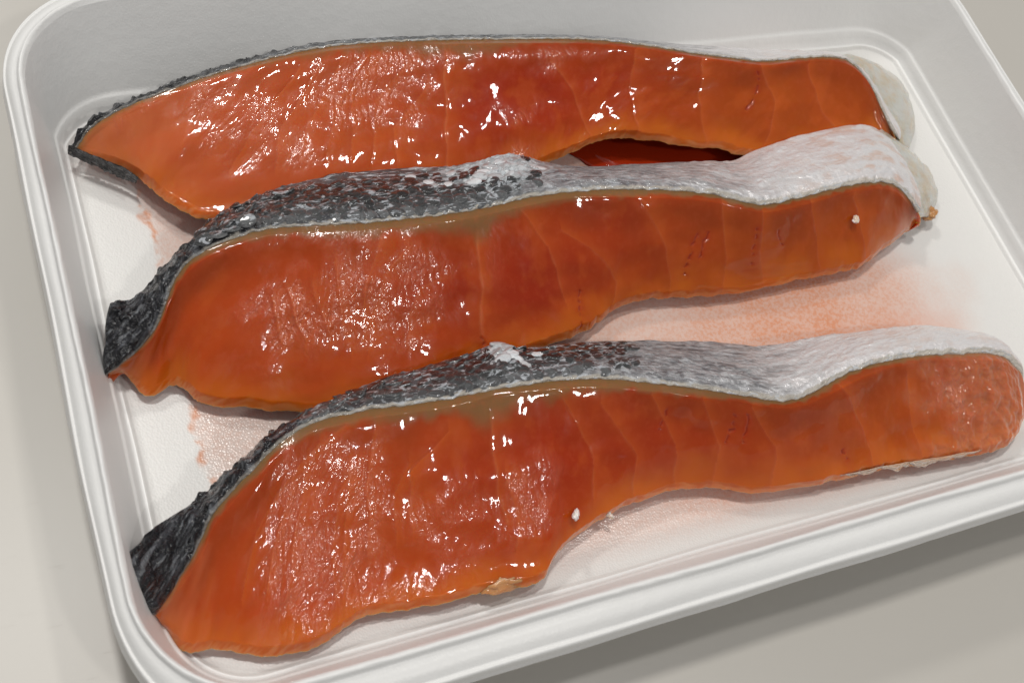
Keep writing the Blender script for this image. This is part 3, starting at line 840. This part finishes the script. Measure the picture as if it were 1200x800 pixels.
    h = np.where(h < 0, h * 0.25, h)
    lipf = sstep(-0.2, 1.0, W)
    nn = np.repeat(F.n2[:, None], nv, 1)
    # edge wander of the border
    G = G + nn * (h * lipf)[..., None]
    wander = fbm(F.u / 3.0, F.u * 0 + k * 7, 270, 3) * 0.35
    dirB = nrm(F.L - F.B)
    G += dirB[:, None] * (wander[:, None] * sstep(2.0, 0.0, W))[..., None]
    # close both ends over the flesh
    ends = []
    for i, s, R in ((0, -1, 0.9), (-1, 1, 1.2)):
        c = ((F.S + F.B + F.L) / 3)[i]
        o = []
        for th in np.linspace(0, np.pi / 2, 6)[1:]:
            sc = math.cos(th) * 0.9 + 0.1
            o.append(c + (G[i] - c) * sc + F.T[i] * s * (R + 0.5) * math.sin(th))
        ends.append(np.array(o))
    G2 = np.concatenate([ends[0][::-1], G, ends[1]], 0)
    rp = lambda A: np.concatenate([np.repeat(A[:1], 5, 0), A, np.repeat(A[-1:], 5, 0)], 0)
    uv = np.stack([U, W], -1) * MM
    me = make_mesh('skin', G2.reshape(-1, 3), grid_faces(G2.shape[0], nv), SKIN,
                   attrs={'Col': rp(C).reshape(-1, 3), 'silver': rp(silver * (1 - cut) * (1 - white)).reshape(-1), 'dark': rp(dark).reshape(-1)}, uv=rp(uv).reshape(-1, 2))
    o = link('skin', me, parent)
    F.skinG, F.skinW = G, W
    return o


def scale_mesh():
    # one shield-shaped scale, free edge towards +x, root sunk at -x; about 1 mm half length
    ring = []
    for a in np.linspace(0, 2 * np.pi, 15)[:-1]:
        x = math.cos(a); y = math.sin(a)
        x = x * 1.0 if x < 0 else x * 0.8
        ring.append((x, y * (1.0 if x > -0.5 else 0.85), 0.07 * x - 0.03 * y * y))
    inner = [(p[0] * 0.6, p[1] * 0.6, 0.015 + 0.07 * p[0] * 0.6) for p in ring]
    n = len(ring)
    V = inner + ring + [(p[0] * 1.01, p[1] * 1.01, p[2] - 0.16) for p in ring] + [(0, 0, 0.02)]
    F = []
    for i in range(n):
        j = (i + 1) % n
        F.append((i, n + i, n + j, j)); F.append((n + i, 2 * n + i, 2 * n + j, n + j))
    T = [(3 * n, i, (i + 1) % n) for i in range(n)]
    rim = [0.55] * n + [1.0] * n + [1.0] * n + [0.0]
    return make_mesh('scale', V, F, SCALE, attrs={'rim': np.array(rim)}, extra=T)


SCALE_ME = scale_mesh()


def build_scales(k, F, skin, st0, st1, limit):
    u0 = np.interp(st0, np.arange(F.nst), F.station_u); u1 = np.interp(st1, np.arange(F.nst), F.station_u)
    du, dw = 2.6, 1.65
    cnt = 0
    rows = []
    r = 0
    W_at = lambda i: F.ws[i]
    for r in range(0, 9):
        w = 1.5 + r * dw
        uu = u0 + (r % 2) * du / 2
        while uu < u1:
            i = int(round(uu / F.u[-1] * (NU - 1)))
            if w < F.ws[i] * 0.97 + 0.4 and random.random() < 0.96 * min(1.0, (u1 - uu) / 16.0 + 0.05):
                rows.append((i, w))
            uu += du * random.uniform(0.9, 1.1)
    random.shuffle(rows)
    for i, w in rows[:limit]:
        col = int(np.argmin(np.abs(F.skinW[i] - w)))
        col = min(max(col, 4), F.skinG.shape[1] - 3)
        ii = min(max(i, 3), NU - 4)
        p = F.skinG[ii, col]
        tu = nrm(F.skinG[ii + 3, col] - F.skinG[ii - 3, col])
        tw = nrm(F.skinG[ii, col + 2] - F.skinG[ii, col - 2])
        nn = nrm(np.cross(tu, tw))
        tw = np.cross(nn, tu)
        a = random.gauss(0, 0.22)
        tu2 = tu * math.cos(a) + tw * math.sin(a); tw2 = np.cross(nn, tu2)
        s = random.uniform(1.75, 2.05)
        o = link('scale', SCALE_ME, skin)
        M = Matrix.Identity(4)
        tilt = random.gauss(0.02, 0.07)
        tu3 = nrm(tu2 + nn * tilt); nn3 = np.cross(tu3, tw2)
        pos = (p + nn * 0.02) * MM
        for q in range(3):
            M[q][0] = tu3[q] * s; M[q][1] = tw2[q] * s * 0.72; M[q][2] = nn3[q] * s; M[q][3] = pos[q]
        o.matrix_basis = M
        f = min(max((F.st[ii] - st0) / (st1 - st0), 0), 1)
        low = math.exp(-w / 3.0)
        g = (0.008 + 0.03 * f + 0.10 * low) * random.uniform(0.6, 1.5)
        g *= 0.45 + 0.55 * low / 0.6 if w > 2 else 1.0
        pc = (15.3, 1.3) if k == 2 else (12.2, 0.6)
        if w > 0.35 * F.ws[ii] and random.random() < math.exp(-((F.st[ii] - pc[0]) / pc[1]) ** 2) * (1.2 if k == 2 else 0.9):
            g = random.uniform(0.35, 0.8)  # lit patch of the fold painted on as paler scales
        o.color = (g * 0.98, g * 1.01, g * 1.04, 1)
        cnt += 1
    return cnt


def strip(name, inner, outer, mat, parent, wr=0.5, seed=0, col=None, thick=0.5, taper=False):
    A = catmull(np.array(inner), np.linspace(0, len(inner) - 1, 60))
    Bq = catmull(np.array(outer), np.linspace(0, len(outer) - 1, 60))
    if taper:
        s_ = np.linspace(0, 1, 60)
        tp = np.clip(np.sin(np.pi * s_) ** 0.6 * (0.55 + 0.6 * fbm(s_ * 9, s_ * 0, 320 + seed, 3)), 0.03, 1)[:, None]
        Bq = A + (Bq - A) * tp
    q = np.linspace(0, 1, 24)
    G = A[:, None] * (1 - q)[None, :, None] + Bq[:, None] * q[None, :, None]
    U, Q = np.meshgrid(np.arange(60) * 0.45, q * 6, indexing='ij')
    bul = np.sin(np.pi * np.minimum(q, 1)) * (0.25 if taper else 0.9)
    G[..., 2] += bul[None] + fbm(U / 3, Q / 2, 300 + seed, 3) * wr
    G[:, -3:] += fbm(U / 2, Q * 0 + seed, 310, 3)[:, -3:, None] * np.array([0.35, 0.2, 0.0])
    G2 = G.copy(); G2[..., 2] -= thick
    n1 = 60 * 24
    V = np.concatenate([G.reshape(-1, 3), G2.reshape(-1, 3)])
    Fa = grid_faces(60, 24); Fb = grid_faces(60, 24)[:, ::-1] + n1
    side = []
    for i in range(59):
        side.append((i * 24, n1 + i * 24, n1 + (i + 1) * 24, (i + 1) * 24))
        side.append(((i + 1) * 24 + 23, n1 + (i + 1) * 24 + 23, n1 + i * 24 + 23, i * 24 + 23))
    for jx in range(23):
        side.append((jx + 1, n1 + jx + 1, n1 + jx, jx)); e = 59 * 24
        side.append((e + jx, n1 + e + jx, n1 + e + jx + 1, e + jx + 1))
    attrs = None
    if mat is SKIN:
        c = np.zeros((len(V), 3)); c[:] = (0.02, 0.02, 0.022)
        attrs = {'Col': c, 'silver': np.zeros(len(V)), 'dark': np.ones(len(V))}
    uv = np.concatenate([np.stack([U, Q], -1).reshape(-1, 2)] * 2) * MM
    return link(name, make_mesh(name, V, np.concatenate([Fa, Fb, np.array(side)]), mat, attrs=attrs, uv=uv), parent)


def lump(name, loc, r, mat, parent, rot=0.0, seed=0, rough=0.35, freq=1.0):
    nu, nv = 28, 40
    th = np.linspace(0.02, np.pi - 0.02, nu)[:, None]; ph = np.linspace(0, 2 * np.pi, nv + 1)[None, :-1]
    X = np.sin(th) * np.cos(ph); Y = np.sin(th) * np.sin(ph); Z = np.cos(th) + 0 * ph
    d = 1 + rough * (fbm(X * 1.5 * freq + 1.3 * Z, Y * 1.5 * freq + 0.9 * Z, 400 + seed, 3))
    x, y, zz = X * d * r[0], Y * d * r[1], Z * d * r[2]
    ca, sa = math.cos(rot), math.sin(rot)
    V = np.stack([loc[0] + x * ca - y * sa, loc[1] + x * sa + y * ca, loc[2] + zz], -1)
    return link(name, make_mesh(name, V.reshape(-1, 3), grid_faces(nu, nv, True), mat,
                                extra=[list(range(nv)), list(range((nu - 1) * nv, nu * nv))[::-1]]), parent)


LABELS = {
    1: 'raw salmon slice at the back of the tray, lying flat with its skin turned away',
    2: 'middle raw salmon slice, black and silver skin edge resting against the rear slice',
    3: 'raw salmon slice nearest the front rim, black tip lying on the tray wall',
}
frames = {}
roots = {}
for k in (1, 2, 3):
    cfg = SECTIONS[k]
    F = build_frame(cfg['sec'])
    root = link('salmon_slice', None)
    root['label'] = LABELS[k]
    root['category'] = 'salmon slice'
    root['group'] = 'raw salmon slices in the foam tray'
    build_flesh(k, F, cfg, root)
    sk = build_skin(k, F, root)
    if k == 2:
        build_scales(k, F, sk, 7.5, 17.0, 290)
    if k == 3:
        build_scales(k, F, sk, 6.8, 16.5, 290)
    frames[k] = F; roots[k] = root

strip('membrane', *FLAPS['m1'], MEMBRANE, roots[1], 0.18, 1)
strip('membrane', *FLAPS['m2'], MEMBRANE, roots[2], 0.22, 2)
strip('membrane', *FLAPS['m3'], PINK, roots[3], 0.35, 4, thick=0.3, taper=True)
strip('skin', *FLAPS['tip1'], SKIN, roots[1], 0.3, 3)
lump('fat_lump', [BITS['fat'][0], BITS['fat'][1] + 0.9, BITS['fat'][2] - 2.0], (5.6, 2.3, 1.7), FAT, roots[3], 0.15, 4, 0.16, 1.6)
lump('flesh_scrap', BITS['f1'], (1.9, 0.7, 0.5), FLECK, roots[2], 0.3, 2, 0.35, 1.2)
lump('flesh_scrap', BITS['f2'], (1.1, 0.6, 0.5), FLECK, roots[3], 1.0, 3, 0.35, 1.2)
lump('flesh_scrap', BITS['f3'], (0.9, 0.5, 0.5), FLECK, roots[3], 2.0, 4, 0.5)
lump('flesh_scrap', BITS['f4'], (1.1, 0.7, 0.4), FLECK, roots[2], 0.8, 5, 0.35, 1.2)
lump('tissue_scrap', BITS['f5'], (2.2, 1.9, 1.6), BROWN, roots[2], 0.5, 6, 0.22, 1.2)
lump('tissue_scrap', BITS['f6'], (1.6, 0.5, 0.4), BROWN, roots[2], 0.1, 7, 0.4)

# ------------------------------------------------------------------ juice collected between the rear slices
JUICE, _nt, _p = material('juice')
_p.inputs['Base Color'].default_value = (0.30, 0.022, 0.004, 1)
_p.inputs['Roughness'].default_value = 0.12
_k = NT(_nt)
_k.l(_k.bump(_k.noise(_nt.nodes.new('ShaderNodeTexCoord').outputs['Object'], 160, 2, 0.5), 0.2, 0.0006), _p.inputs['Normal'])
pool = lump('juice_pool', [141.5, 100.59, 4.0], (24.0, 9.0, 0.9), JUICE, None, -0.22, 9, 0.12)
pool['label'] = 'dark red pool of juice in the gap between the rear and middle slices'
pool['category'] = 'juice'
